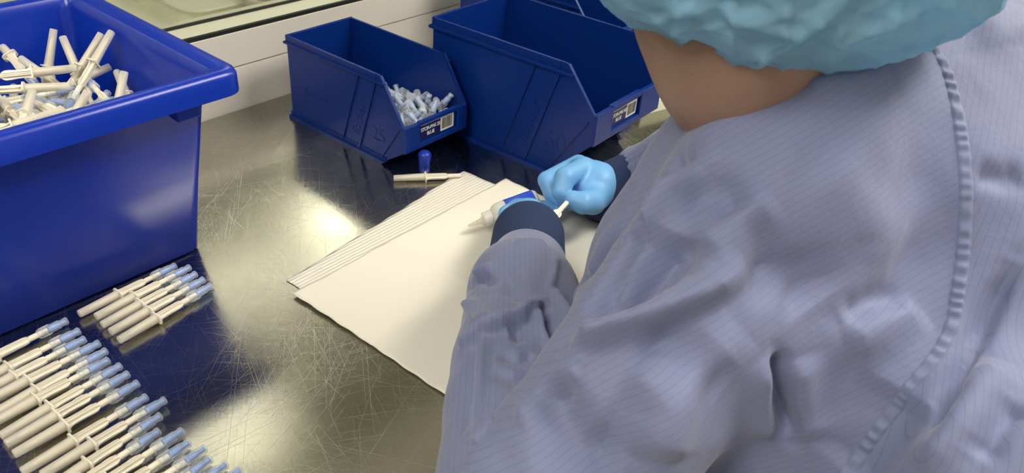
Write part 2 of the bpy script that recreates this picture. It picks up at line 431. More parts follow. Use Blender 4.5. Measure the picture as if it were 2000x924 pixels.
# ------------------------------------------------------------------ the room
YW = 0.334
struct(boxobj('floor', -3.5, 4.5, -3.6, 4.2, FLOOR-.05, FLOOR, MT['floorm']))
struct(boxobj('ceiling', -3.5, 4.5, -3.6, 4.2, CEIL, CEIL+.05, MT['ceilm']))
struct(boxobj('wall_left', -3.55, -3.5, -3.6, 4.2, FLOOR, CEIL, MT['wall']))
struct(boxobj('wall_right', 4.5, 4.55, -3.6, 4.2, FLOOR, CEIL, MT['wall']))
struct(boxobj('wall_front', -3.5, 4.5, -3.65, -3.6, FLOOR, CEIL, MT['wall']))
struct(boxobj('wall_far', -3.5, 4.5, 4.2, 4.25, FLOOR, CEIL, MT['cream']))
bm = bmesh.new()
box(bm, -3.5, 4.5, YW, YW+.10, FLOOR, 0.0746); box(bm, -3.5, 4.5, YW+.005, YW+.10, .0746, .0766); box(bm, -3.5, 4.5, YW, YW+.10, .0766, .136, .0012)
box(bm, -3.5, 4.5, YW, YW+.10, 1.15, CEIL)
struct(bm_link('wall_back', bm, MT['wall']))
# double glazing above the panels
YP2 = YW+.062
struct(boxobj('trim_1', -3.5, 4.5, YW+.001, YW+.008, .136, .1425, MT['gasket']))
struct(boxobj('trim_2', -3.5, 4.5, YP2, YP2+.006, .136, .1425, MT['gasket']))
struct(boxobj('trim_3', -3.5, 4.5, YW+.008, YP2, .136, .1385, MT['cream']))
win = struct(boxobj('window_1', -3.5, 4.5, YW+.003, YW+.007, .1425, 1.15, MT['glass']))
boxobj('inner_pane', -3.5, 4.5, YP2+.001, YP2+.005, .1425, 1.15, MT['glass'], win)
for x, y, sx, sy_, s in LAMPS:
    t = thing('ceiling_lamp', 'square-edged flat white ceiling lamp', 'lamp', (x, y, CEIL), 'ceiling lamps')
    boxobj('frame', -sx/2-.02, sx/2+.02, -sy_/2-.02, sy_/2+.02, -.02, 0, MT['white'], t)
    boxobj('diffuser', -sx/2, sx/2, -sy_/2, sy_/2, -.024, -.0201, emit('lamp_glow', (1.0, .94, .82), s), t)

# the room beyond the window: a pale bench with trays
t = thing('bench', 'cream bench seen through the window', 'bench', (1.0, .9, FLOOR))
boxobj('bench_top', -2.6, 2.4, -.46, .9, .84, .88, MT['cream'], t, .004)
for lx in (-2.5, 0, 2.3): boxobj('leg', lx, lx+.05, -.4, -.35, 0, .84, MT['cream'], t)
def tray(px, py, ln, wd, h, label, rot=0.0):
    P = Z(px, py, -.02); t = thing('tray', label, 'tray', P, rot=(0, 0, rot))
    rings = [rrect(0, ln, 0, wd, .03, 0), rrect(-.005, ln+.005, -.005, wd+.005, .035, h-.004), rrect(-.02, ln+.02, -.02, wd+.02, .045, h-.004), rrect(-.02, ln+.02, -.02, wd+.02, .045, h),
             rrect(.004, ln-.004, .004, wd-.004, .03, h), rrect(.008, ln-.008, .008, wd-.008, .028, .006)]
    v, f = loft(rings); link('tray_shell', v, f, MT['cream'], t, False)
    return t
tray(385, 62, .24, .5, .05, 'cream tray on the bench beyond the window, nearer the big blue tub')
tray(690, 2, .45, .45, .03, 'cream tray on the bench beyond the window, under the clear tub')
t = thing('clear_tub', 'translucent pale round tub on the bench beyond the window', 'tub', Z(545, 12, .01))
v, f = lathe([(0, .07), (.002, .075), (.03, .085), (.032, .09), (.036, .09), (.036, .083), (.006, .07)], 40); v = [(b, c, a) for a, b, c in v]
link('tub_shell', v, f, MT['bottle'], t, True)

# ------------------------------------------------------------------ the steel table
YE = -0.585
t = thing('steel_table', 'scratched stainless steel work table under the bins and papers', 'table', (.6, -.12, FLOOR))
bm = bmesh.new(); box(bm, -1.9, 1.9, YE+.12, YW+.12-.001, .9-.04, .9, .004); bm_link('tabletop', bm, MT['steel'], t)
for lx in (-1.8, 1.75):
    for ly in (YE+.18, .38): boxobj('leg', lx, lx+.04, ly, ly+.04, 0, .86, MT['steel'], t)

# ------------------------------------------------------------------ blue tub at the left
def big_tub():
    t = thing('storage_tub', 'large royal blue tub with a broad rim, heaped with spikes', 'tub', (-.05, .14, 0))
    ox, oy = -.05, .14
    def rr(x0, x1, y0, y1, r, z): return [(a-ox, b-oy, c) for a, b, c in rrect(x0, x1, y0, y1, r, z, 8)]
    rings = [rr(-.294, .2026, .008, .282, .014, 0.0), rr(-.30, .2086, .002, .288, .018, .005)]
    rings += [rr(-.318, .2205, -.013, .300, .018, .12), rr(-.33, .2325, -.0285, .309, .018, .228),
              rr(-.355, .2605, -.0545, .322, .020, .2285), rr(-.357, .2635, -.0575, .324, .022, .2285), rr(-.357, .2640, -.0575, .324, .022, .2305),
              rr(-.353, .2645, -.0545, .323, .020, .249), rr(-.350, .262, -.052, .3215, .019, .2545), rr(-.346, .258, -.048, .319, .016, .2562),
              rr(-.338, .250, -.040, .315, .014, .2562), rr(-.336, .2475, -.0375, .314, .013, .2545), rr(-.333, .2405, -.0355, .312, .012, .2540),
              rr(-.330, .2375, -.0325, .310, .012, .2515), rr(-.326, .2325, -.0275, .306, .014, .238), rr(-.297, .2055, .005, .285, .016, .008)]
    v, f = loft(rings)
    o = link('tub_shell', v, f, MT['tub'], t, True); o.data.set_sharp_from_angle(angle=math.radians(50))
    bm = bmesh.new(); box(bm, .185-ox, .214-ox, -.0385-oy, -.024-oy, .205, .2285, .002); bm_link('rim_gusset', bm, MT['tub'], t)
    bm = bmesh.new(); box(bm, -.2-ox, -.17-ox, -.0385-oy, -.024-oy, .205, .2285, .002); bm_link('rim_gusset', bm, MT['tub'], t)
    return t
big_tub()

# ------------------------------------------------------------------ open-front picking bins
def picking_bin(label, B, txt, num, lab, scale):
    x, y, rot, W, H, L, Lt, Lb, He, Hg = B
    t = thing('picking_bin', label, 'bin', (x, y, 0), 'open-front blue picking bins', rot=(0, 0, rot))
    th = .0028; fn = lambda u, v, z: (u, -v, z)
    side = [(0, 0), (Lb, 0), (L, Hg), (L, He), (Lt, H), (0, H)]
    bm = bmesh.new()
    prism(bm, side, 0, th, fn); prism(bm, side, W-th, W, fn)
    prism(bm, [(0, 0), (th, 0), (th, H), (0, H)], th, W-th, fn)                       # back
    prism(bm, [(th, 0), (Lb, 0), (Lb, th), (th, th)], th, W-th, fn)                     # bottom
    prism(bm, [(Lb, 0), (L, Hg), (L-th, Hg+th*.8), (Lb-th*.6, th)], th, W-th, fn)       # slope
    prism(bm, [(L, Hg), (L, He), (L-th, He), (L-th, Hg)], th, W-th, fn)
    bm_link('bin_shell', bm, MT['bin'], t)
    # top rim: bead and outer ledge round three sides, and along the sloping front edges
    bm = bmesh.new(); s = scale
    for u0, u1 in ((-.0035*s, 0.0005), (W-.0005, W+.0035*s)):
        prism(bm, [(-.0035*s, H-.013*s), (Lt+.008*s, H-.013*s), (Lt+.009*s, H-.010*s), (Lt+.009*s, H-.010*s), (-.0035*s, H-.010*s)], (u0*1.4 if u0 < 0 else u0), (u1 if u0 < 0 else W+.0035*s*1.4), fn)
        prism(bm, [(-.0015, H-.010*s), (Lt-.012*s, H-.010*s), (Lt-.012*s, H), (Lt-.030*s, H), (Lt-.032*s, H-.002), (Lt-.036*s, H), (-.0015, H)], (u0*.35 if u0 < 0 else W-.0005), (0.0005 if u0 < 0 else W+.0035*s*.35), fn)
    prism(bm, [(-.0045*s, H-.013*s), (0, H-.013*s), (0, H-.010*s), (-.0045*s, H-.010*s)], -.0045*s, W+.0045*s, fn)
    prism(bm, [(-.0015, H-.010*s), (.0005, H-.010*s), (.0005, H+.0008), (-.0015, H+.0008)], -.0012, W+.0012, fn)
    q = .0035*s
    for u0, u1 in ((-.002*s, th), (W-th, W+.002*s)):
        prism(bm, [(Lt, H), (L+.001, He), (L-q, He), (Lt-q*.8, H)], u0, u1, fn)
    bm_link('rim', bm, MT['bin'], t)
    # front lip: raised frame round the label recess
    bm = bmesh.new(); e = .004*s; lu0, lu1 = lab[0]-.004, lab[1]+.006; top = He-.006*s; bot = Hg+.010*s
    box(bm, -.001, lu0, -L-e, -L, Hg, He, .0012); box(bm, lu1, W+.001, -L-e, -L, Hg, He, .0012)
    box(bm, lu0-.001, lu1+.001, -L-e, -L, Hg, bot-.002, .001); box(bm, lu0-.001, lu1+.001, -L-e*.9, -L+e, He-.005*s, He+.0015, .001)
    bm_link('front_lip', bm, MT['bin'], t)
    # foot flange and slanting ribs
    for sgn in (0, 1):
        a = (-.006*s, .001) if not sgn else (W-.001, W+.006*s)
        bm = bmesh.new()
        prism(bm, [(-.003, 0), (Lb+.004*s, 0), (Lb+.012*s, .006*s), (-.003, .006*s)], a[0], a[1], fn)
        prism(bm, [(-.003, .006*s), (Lb+.01*s, .006*s), (Lb+.01*s, .012*s), (-.003, .012*s)], (-.0015 if not sgn else W-.001), (.001 if not sgn else W+.0015), fn)
        bm_link('foot_flange', bm, MT['bin'], t)
    for rt, rb in ((Lt*.775, Lt*.575), (Lt*.945, Lt*.755)):
        for a in ((-.0028*s, .001), (W-.001, W+.0028*s)):
            bm = bmesh.new(); prism(bm, [(rb, .006*s), (rb+.0025*s, .006*s), (rt+.0025*s, H-.012*s), (rt, H-.012*s)], a[0], a[1], fn)
            bm_link('side_rib', bm, MT['bin'], t)
    k = (Lb-.01)
    for a in ((-.002*s, .001), (W-.001, W+.002*s)):
        bm = bmesh.new(); prism(bm, [(k+.005, .004), (k+.0075, .004), (L-.008, Hg+.012+.025), (L-.0105, Hg+.012+.025)], a[0], a[1], fn)
        bm_link('side_rib', bm, MT['bin'], t)
    # moulded lettering on the side that faces -u
    def side_M(v, z, ang): # text plane: right = +v, up = +z, facing -u
        m = Matrix(((0, 0, -1, -.0003), (-1, 0, 0, -v), (0, 1, 0, z), (0, 0, 0, 1)))
        return m @ Matrix.Rotation(ang, 4, 'Z')
    sl = math.atan2(H-.018*s, (Lt*.775-Lt*.575))
    text_mesh('moulded_name', 'fischer', H*.16, MT['bin'], t, side_M(Lt*.765, H*.40, sl), .00035)
    text_mesh('moulded_number', num, H*.23, MT['bin'], t, side_M(Lt*.955, H*.30, 0.0), .00035)
    text_mesh('moulded_name', 'fischer', H*.16, MT['bin'], t, side_M(Lt*.30, H*.42, 0), .0002)
    # label: navy half with lettering, white half with a bar code
    lb = thing_part('label_sticker', t)
    m1 = lab[0]+(lab[1]-lab[0])*.60; z0, z1 = lab[2], lab[3]
    v_ = -L-.0004
    link('navy_panel', [(lab[0], v_, z0), (m1, v_, z0), (m1, v_, z1), (lab[0], v_, z1), (lab[0], v_+.0003, z0), (m1, v_+.0003, z0), (m1, v_+.0003, z1), (lab[0], v_+.0003, z1)],
         [(0, 1, 2, 3), (7, 6, 5, 4), (0, 4, 5, 1), (1, 5, 6, 2), (2, 6, 7, 3), (3, 7, 4, 0)], MT['tag_navy'], lb)
    boxobj('bar_code_panel', m1, lab[1], v_-.0001, v_+.0003, z0+.001, z1+.001, MT['white'], lb)
    boxobj('paper_edge', lab[0]+.001, m1, v_-.0001, v_+.0003, z1-.0005, z1+.0007, MT['white'], lb)
    bm = bmesh.new(); xx = m1+.0025; r_ = random.Random(3)
    while xx < lab[1]-.003:
        w_ = r_.choice([.0004, .0006, .001])*s; box(bm, xx, xx+w_, v_-.0003, v_, z0+.004, z1-.002); xx += w_+r_.choice([.0005, .0008])*s
    bm_link('bars', bm, MT['black'], lb)
    fm = lambda cx, cz: Matrix(((1, 0, 0, cx), (0, 0, -1, v_-.0001), (0, 1, 0, cz), (0, 0, 0, 1)))
    hh = z1-z0
    text_mesh('lettering', txt, hh*.34, MT['white'], lb, fm((lab[0]+m1)/2, z1-hh*.33), .0001, .85)
    text_mesh('lettering', 'BLUE', hh*.34, MT['white'], lb, fm((lab[0]+m1)/2, z0+hh*.30), .0001, .85)
    return t
def thing_part(name, parent):
    o = bpy.data.objects.new(name, None); COL.objects.link(o); o.parent = parent; return o
B25 = (.5360, .2464, .02365, .1400, .1471, .2721, .2247, .2230, .0761, .0331)
B60 = (.7009, .0720, .04906, .2002, .1904, .3244, .2703, .2533, .1248, .0740)
bin25 = picking_bin('smaller dark blue open-front bin marked 25, holding clear connectors', B25, 'STOR-PAK 25', '25', (.036, .112, .044, .069), 1.0)
bin60 = picking_bin('larger dark blue open-front bin marked 60, empty, by the gloved hands', B60, 'STOR-PAK 60', '60', (.052, .128, .088, .113), 1.3)
B3 = (.9620, .2559, .04906, .2002, .1904, .3244, .2703, .2533, .1248, .0740)
bin3 = picking_bin('dark blue open-front bin behind the empty one marked 60, mostly out of view', B3, 'STOR-PAK 60', '60', (.052, .128, .088, .113), 1.3)

# small pale plastic box behind the big bin
Pb = Z(1290, 205, 0)
t = thing('plastic_box', 'pale yellow-green flat plastic box beside the larger bin and the neck', 'box', (1.085, -.135, 0), rot=(0, 0, -.25))
v, f = loft([rrect(-.06, .06, -.045, .045, .004, 0), rrect(-.062, .062, -.047, .047, .004, .024), rrect(-.058, .058, -.043, .043, .003, .026)]); link('box_shell', v, f, MT['box'], t)
bm = bmesh.new(); box(bm, -.03, .03, -.033, .005, .0258, .0275, .0006); bm_link('raised_label', bm, MT['white'], t)

# ------------------------------------------------------------------ spikes with connectors
def spike_proto(connector=True, sheath=True):
    "lies along +x from the sheath tip (x=0) to the connector end (x=.127); its axis is the x axis"
    t = thing('bag_spike', 'x', 'bag spike')
    if sheath:
        v, f = lathe([(0, .0042), (.0006, .0046), (.030, .0053), (.0485, .0058), (.0495, .0058)], 20); link('sheath', v, f, MT['sheath'], t, True)
    v, f = lathe([(.011, .0010), (.017, .0032), (.048, .0047)], 14); bm = bmesh.new()
    me = bpy.data.meshes.new('x'); me.from_pydata(v, [], f); bm.from_mesh(me)
    # flange: rounded plate
    n0 = len(bm.verts)
    ring = [rrect(-.0092, .0092, -.0060, .0060, .0035, z, 4) for z in (.0482, .0500)]
    v, f = loft([[(c, a, b) for a, b, c in r] for r in ring]); me = bpy.data.meshes.new('x'); me.from_pydata(v, [], f); bm.from_mesh(me)
    # centre barrel with ribs, tail tube
    v, f = lathe([(.050, .0038), (.054, .0034), (.080, .0032), (.0835, .0028), (.0845, .0034), (.104, .0032)], 16); me = bpy.data.meshes.new('x'); me.from_pydata(v, [], f); bm.from_mesh(me)
    # waisted wings (top view outline)
    out = [(.050, .0078), (.053, .0060), (.058, .0050), (.066, .0052), (.074, .0060), (.079, .0060), (.082, .0046), (.0835, .003)]
    poly = out+[(a, -b) for a, b in out[::-1]]
    prism(bm, [(a, b) for a, b in poly], -.0008, .0008, lambda u, v, z: (v, z, u))
    out = [(.050, .0046), (.056, .0042), (.078, .0040), (.083, .003)]
    poly = out+[(a, -b) for a, b in out[::-1]]
    for yy in (-.0022, 0, .0022): prism(bm, [(a, b) for a, b in poly], yy-.0004, yy+.0004, lambda u, v, z: (v, u, z))
    o = bm_link('spike_body', bm, MT['spike'], t, True, math.radians(35))
    if connector:
        v, f = lathe([(.0935, .0046), (.094, .0052), (.0965, .0060), (.098, .0060), (.0985, .0054), (.1045, .0054), (.105, .0062), (.107, .0062), (.1075, .0052), (.118, .0050),
                      (.1185, .0042), (.1225, .0040), (.1235, .0046), (.1262, .0046), (.1268, .0040)], 20)
        h = link('connector_housing', v, f, MT['clear'], t, True); h.data.set_sharp_from_angle(angle=math.radians(40))
        bm = bmesh.new()
        for a in range(6):
            m = Matrix.Rotation(a*math.pi/3, 4, 'X'); box(bm, .097, .1055, -.0006, .0006, .0052, .0066, 0, m)
        bm_link('housing_ribs', bm, MT['clear'], h)
        v, f = lathe([(.1055, .0030), (.106, .0033), (.117, .0033), (.1175, .0024), (.1235, .0026), (.1255, .0024)], 16); link('core', v, f, MT['core'], h, True)
        h['label'] = 'clear connector with a pale blue core'
    return t
PROTO = spike_proto()
used = [False]
def place_spike(a, b, label, group, roll=0.0, tip=True):
    "a = sheath end, b = connector end (points); laid with its sheath tip at a (tip) or its connector end at b"
    o = PROTO if not used[0] else copy_tree(PROTO); used[0] = True
    a = np.asarray(a, float); b = np.asarray(b, float); d = (b-a)/np.linalg.norm(b-a)
    if not tip: a = b-d*.1268
    o.matrix_world = frame_x(a, b, roll); o['label'] = label; o['group'] = group
    return o
ends5 = [((149, 616), (343, 519)), ((181, 622), (371, 522)), ((193, 638), (383, 535)), ((209, 652), (398, 546)), ((227, 668), (412, 558))]
nth5 = ['nearest the tub in the short row', 'second from the tub in the short row', 'middle one of the short row', 'fourth from the tub in the short row', 'farthest from the tub in the short row']
for (a, b), s in zip(ends5, nth5):
    place_spike(Z(*a, .0075), Z(*b, .0075), 'cream spike in a frosted sheath, '+s, 'short row of five spikes', random.uniform(-.1, .1), tip=False)
ends19 = [(131, 626), (155, 646), (166, 662), (194, 670), (208, 685), (212, 703), (236, 714), (251, 730), (270, 748), (287, 775), (323, 781), (314, 812), (311, 842), (357, 841), (370, 864), (401, 875), (412, 896), (442, 906), (470, 917)]
nth = ['first', 'second', 'third', 'fourth', 'fifth', 'sixth', 'seventh', 'eighth', 'ninth', 'tenth', 'eleventh', 'twelfth', 'thirteenth', 'fourteenth', 'fifteenth', 'sixteenth', 'seventeenth', 'eighteenth', 'last']
row = []
for k, e in enumerate(ends19): row.append((Z(*e, .0075), nth[k]))
for k, (px, py) in enumerate([(498, 938), (520, 955)]): pass
for e, n_ in row:
    ang = random.uniform(.05, .10)
    a = e-np.array([math.cos(ang), math.sin(ang), 0])*.127
    place_spike(a, e, f'{n_} cream spike counted from the tub in the long row', 'long row of spikes on the steel table', random.uniform(-.12, .12), tip=False)

# heap in the tub: (tip px, other px, z of tip, z of other end) for those that show
heap = [((105, 57), (92, 150), .215, .160, 'standing upright near the far side'), ((122, 72), (165, 170), .222, .170, 'leaning, sheath up, beside the upright one'),
        ((198, 66), (140, 165), .228, .178, 'sheath pointing up toward the window, behind its twin'), ((218, 62), (150, 180), .232, .180, 'topmost, sheath raised highest toward the window'),
        ((40, 114), (110, 165), .195, .175, 'half buried with its sheath leaning to the far side'), ((150, 133), (-30, 152), .200, .195, 'lying across the heap, lengthwise in front of the upright one'),
        ((138, 168), (-30, 178), .205, .200, 'lying lengthwise across the front of the heap'), ((243, 140), (225, 230), .215, .17, 'upright at the corner nearest the rim'),
        ((215, 130), (150, 160), .190, .18, 'short sheath end showing by the right wall of the tub'), ((228, 140), (260, 215), .188, .165, 'sheath end showing behind the corner one'),
        ((172, 178), (130, 250), .200, .165, 'sheath end leaning on the front rim'), ((-15, 70), (12, 100), .2, .19, 'connector showing at the far left')]
for a, b, za, zb, s in heap:
    A, B_ = Z(*a, za+.012), Z(*b, zb+.012)
    place_spike(A, B_, 'cream spike in the heap, '+s, 'spikes heaped in the big tub', random.uniform(0, 3))
conn_up = [((165, 150), (215, 205), .197, .185, 'clear connector end up, nearest the raised sheaths'), ((148, 172), (60, 190), .190, .185, 'connector end showing under the crossing sheaths'),
           ((70, 190), (120, 222), .196, .19, 'connector end pointing to the far left'), ((28, 206), (80, 235), .196, .19, 'connector end just above the front rim'),
           ((-10, 200), (-60, 215), .196, .19, 'connector at the picture edge')]
for a, b, za, zb, s in conn_up:
    A, B_ = Z(*a, za), Z(*b, zb)
    place_spike(2*B_-A if np.linalg.norm(B_-A) > .06 else A+(B_-A)/np.linalg.norm(B_-A)*.13, A, 'cream spike in the heap, '+s, 'spikes heaped in the big tub', random.uniform(0, 3), tip=False)
r_ = random.Random(5)
def seg(c, d, n=11): return c+np.linspace(-1, 1, n)[:, None]*d
placed = []
for ch in list(COL.objects):
    if ch.parent is None and ch.get('group') == 'spikes heaped in the big tub':
        a_ = np.array(ch.matrix_world.translation); x_ = np.array(ch.matrix_world.col[0][:3]); placed.append(seg(a_+x_*.0635, x_*.0635))
n_ok = 0
for k in range(9000):
    if n_ok >= 150: break
    x = r_.uniform(-.24, .17); y = r_.uniform(.03, .24)
    top = .213-.034*abs(y-.06)/.1 - (.035*max(0, (x-.10)/.1))
    z = top-.011*(k*5//9000)-r_.uniform(0, .006)
    a = r_.uniform(0, 6.28); el = r_.uniform(-.2, .2)
    d = np.array([math.cos(a)*math.cos(el), math.sin(a)*math.cos(el), math.sin(el)])*.0635
    c = np.array([x, y, z])
    if not all(-.29 < q[0] < .195 and .004 < q[1] < .28 for q in (c+d, c-d)): continue
    S_ = seg(c, d)
    if placed and min(np.min(np.linalg.norm(P_[:, None]-S_[None], axis=2)) for P_ in placed) < .0076: continue
    placed.append(S_); n_ok += 1
    place_spike(c-d, c+d, 'cream spike tangled inside the heap in the big tub', 'spikes tangled in the tub heap', r_.uniform(0, 3))
print('heap', n_ok)

# spare spike with sheath but no connector, on the table before the papers
t = spike_proto(connector=False); tag(t, 'single cream spike without connector lying beside the blue cap', 'bag spike')
t.matrix_world = frame_x(Z(769, 348, .006), Z(893, 343, .006), .1)
# little blue rubber cap
t = thing('bulb_cap', 'small dark blue rubber cap standing behind the single spike', 'cap', Z(829, 334, 0))
v, f = lathe([(0, .008), (.001, .0088), (.010, .0085), (.020, .0092), (.027, .0105), (.031, .0100), (.034, .0075), (.0355, .003)], 28); v = [(b, c, a) for a, b, c in v]
link('cap_body', v, f, MT['capblue'], t, True)

# ------------------------------------------------------------------ clear connectors in the smaller bin
def connector_proto():
    t = thing('clear_connector', 'x', 'connector')
    v, f = lathe([(0, .0046), (.0005, .0052), (.003, .0060), (.0045, .0060), (.005, .0054), (.011, .0054), (.0115, .0062), (.0135, .0062), (.014, .0052), (.0245, .0050),
                  (.025, .0042), (.029, .0040), (.030, .0046), (.0327, .0046), (.0333, .0040)], 18)
    o = link('housing', v, f, MT['clear'], t, True); o.data.set_sharp_from_angle(angle=math.radians(40))
    v, f = lathe([(.012, .0030), (.0125, .0036), (.0235, .0036), (.024, .0026), (.030, .0026), (.032, .0024)], 14); link('core', v, f, MT['core_pale'], t, True)
    return t
CP = connector_proto(); cu = [False]
def place_conn(c, d, label):
    o = CP if not cu[0] else copy_tree(CP); cu[0] = True
    c = np.asarray(c, float); d = np.asarray(d, float); d /= np.linalg.norm(d)
    o.matrix_world = frame_x(c-d*.0166, c+d*.0166, random.uniform(0, 3)); o['label'] = label; o['group'] = 'clear connectors in the smaller bin'
def binpt(u, v, z):
    c, s = math.cos(B25[2]), math.sin(B25[2]); return np.array([B25[0]+c*u+s*v, B25[1]+s*u-c*v, z])
place_conn(binpt(.052, .225, .082), (-.35, -.65, .5), 'clear connector end-on to the viewer, top of the pile by the label')
place_conn(binpt(.047, .215, .085), (-.3, .5, .75), 'clear connector standing up beside the end-on one')
place_conn(binpt(.028, .205, .084), (-.7, .5, .6), 'clear connector at the corner of the sloping side edge')
place_conn(binpt(.124, .243, .074), (.3, -.5, .8), 'clear connector standing at the far corner of the lip')
r_ = random.Random(11); pc = []; n_ok = 0
for k in range(2500):
    if n_ok >= 95: break
    u = r_.uniform(.016, .124); v_ = r_.uniform(.10, .252)
    hmax = .078-.30*max(0, u-.06)*.6-.12*max(0, .20-v_)
    lay = r_.random(); z = max(.012+max(0, v_-.215)*.95, hmax-.032*lay)
    d = np.array([r_.uniform(-1, 1), r_.uniform(-1, 1), r_.uniform(-.6, .8)])
    d /= np.linalg.norm(d)
    zmin = .010+max(0, v_+abs(d[1])*.017-.205)*.75+abs(d[2])*.017
    z = max(z, zmin)
    u = min(max(u, .010+abs(d[0])*.017), .130-abs(d[0])*.017); v_ = min(v_, .262-abs(d[1])*.017)
    S_ = np.array([u, v_, z])+np.linspace(-1, 1, 7)[:, None]*d*.0145
    if pc and min(np.min(np.linalg.norm(P_[:, None]-S_[None], axis=2)) for P_ in pc) < .0085: continue
    pc.append(S_); n_ok += 1
    place_conn(binpt(u, v_, z), (d[0], -d[1], d[2]), 'clear connector with a pale core, loose in the pile inside the bin')

# ------------------------------------------------------------------ papers
def sheet(name, corners, z, nx, ny, mat, label, amp, seed, creases=(), lift=None):
    "corners: four world points (x,y) in order; a thin sheet with gentle waves"
    c = [np.array(p[:2], float) for p in corners]; r = np.random.default_rng(seed); ph = r.uniform(0, 6, 8)
    vs = []
    for j in range(ny+1):
        for i in range(nx+1):
            a, b = i/nx, j/ny
            p = (1-a)*(1-b)*c[0]+a*(1-b)*c[1]+a*b*c[2]+(1-a)*b*c[3]
            h = z+amp*(1+math.sin(9*p[0]+14*p[1]+ph[0])*.5+math.sin(23*p[0]-11*p[1]+ph[1])*.3+math.sin(41*p[0]+37*p[1]+ph[2])*.2)
            for (ax, cr_, wd, hh) in creases:
                q = (a if ax == 'a' else b)-cr_; h += hh*math.exp(-(q/wd)**2)
            edge = min(a, 1-a, b, 1-b)
            e = .0012*math.sin(31*a+27*b+ph[3]); p = p+np.array([e*math.sin(20*b+ph[4]), e*math.cos(17*a+ph[5])])
            if lift: h += lift(a, b)
            vs.append((p[0], p[1], h))
    fs = [(j*(nx+1)+i, j*(nx+1)+i+1, (j+1)*(nx+1)+i+1, (j+1)*(nx+1)+i) for j in range(ny) for i in range(nx)]
    o = link(name, vs, fs, mat, None, True)
    md = o.modifiers.new('t', 'SOLIDIFY'); md.thickness = .0005; md.offset = 1
    tag(o, label, 'paper'); return o
A0, A1 = Z(560, 549), Z(905, 335)
sheet('ribbed_towel', [A0, A1, (.640, -.44), (.262, -.45)], .0006, 90, 60, MT['ribbed'], 'ribbed white paper towel under the smooth sheet, its edge toward the bins', .0008, 1)
sheet('paper_sheet', [Z(572, 578), Z(988, 352), (.645, -.44), Z(893, 790)], .0032, 90, 70, MT['paper'], 'smooth white paper sheet lying on top beneath the hands', .0010, 2,
      creases=(('a', .40, .010, .0012), ('b', .5, .012, -.0010), ('a', .72, .008, .0010)))

# ------------------------------------------------------------------ glue bottle under the left hand
t = thing('glue_bottle', 'small milky squeeze bottle with blue label, nozzle toward the tub, under the left hand', 'bottle')
bt, be = Z(914, 441, .020), Z(1050, 392, .046)
t.matrix_world = frame_x(bt, be)
bl = float(np.linalg.norm(be-bt)); k = bl/.118
v, f = lathe([(0, .0012), (.001, .0016), (.020, .0042), (.0205, .0058), (.024, .0062)], 20); link('nozzle', v, f, MT['sheath'], t, True)
v, f = lathe([(.0235, .0100), (.0245, .0108), (.036, .0112), (.037, .0106)], 24); link('collar', v, f, MT['bottle'], t, True)
v, f = lathe([(.0365, .0095), (.039, .0140), (.044, .0165), (.050, .0172), (bl-.004, .0172), (bl, .0150)], 30); link('bottle_body', v, f, MT['bottle'], t, True)
v, f = lathe([(.058, .0174), (.059, .0176), (bl-.006, .0176), (bl-.005, .0174)], 30); o = link('label_band', v, f, MT['label_blue'], t, True)

# held spike, between the two gloved hands
t = spike_proto(connector=False, sheath=False); tag(t, 'cream spike held between the two blue gloved hands', 'bag spike')
ha, hb = D(1060, 448, 1.035), D(1107, 396, 1.075)
t.matrix_world = frame_x(hb+(ha-hb)/np.linalg.norm(ha-hb)*.104, hb, .4)

# ------------------------------------------------------------------ the person
person = thing('person', 'person in lilac gown, blue hair cap and gloves, bent over the table, holding a spike', 'person', (.47, -.80, FLOOR))
bpy.context.view_layer.update()
I3 = np.eye(3)
def cc(a, b, ra, rb, k=.03): return ('c', np.asarray(a, float), np.asarray(b, float), ra, rb, k)
HD = D(1428, -8, .665)                      # middle of the head
NB = D(1590, 165, .70)                      # base of the neck
SL = D(1505, 415, .69)                      # shoulder on the camera side
SR = np.array([.68, -.58, .22])
EL = Z(1085, 965, .09); WL = Z(1035, 470, .055)
ER = np.array([.80, -.52, .07]); WR = D(1215, 358, 1.17)
PEL = np.array([.47, -.80, -.20])
fdir = np.array([.30, .60, -.70]); fdir /= np.linalg.norm(fdir)
hup = np.cross(np.cross(fdir, [0, 0, 1.0]), fdir); hup /= np.linalg.norm(hup)
hx = np.cross(fdir, hup)
HM = np.stack([hx, fdir, hup], 1)
def hp(a, b, c_): return HD+hx*a+fdir*b+hup*c_
body = [('e', HD, HM, (.078, .094, .108), .01), cc(hp(0, -.01, -.03), NB, .062, .064, .02), ('e', hp(0, .035, -.062), HM, (.050, .052, .052), .03),
        cc(hp(0, .09, .005), hp(0, .112, -.022), .008, .012, .012), cc(hp(-.018, .085, -.062), hp(.018, .085, -.062), .009, .009, .008), cc(hp(-.018, .084, -.076), hp(.018, .084, -.076), .008, .008, .008),
        ('e', hp(-.076, .0, -.01), HM, (.010, .018, .030), .004), ('e', hp(.076, .0, -.01), HM, (.010, .018, .030), .004),
        cc(NB, NB+[.02, -.03, -.07], .055, .06, .03), cc(SL+[.05, 0, -.04], SR+[0, 0, -.02], .045, .05, .04), cc([.46, -.70, .12], PEL, .09, .12, .05), cc([.54, -.70, .12], PEL, .09, .12, .05),
        cc(SL+[.02, 0, -.02], EL, .045, .036, .03), cc(EL, WL, .036, .026, .02), cc(SR, ER, .045, .036, .03), cc(ER, WR, .036, .026, .02)]
for sx in (-.10, .10):
    kn = np.array([.47+sx*1.2, -.36, -.20]); ft = np.array([.47+sx*1.2, -.42, FLOOR+.09])
    body += [cc(PEL+[sx*.8, 0, -.02], kn, .085, .062, .03), cc(kn, ft, .055, .036, .02), cc(ft+[0, 0, -.045], ft+[0, .15, -.062], .042, .027, .02)]
V, Q = soft(body, .008, (.0, -1.05, FLOOR), (1.0, -.10, .64))
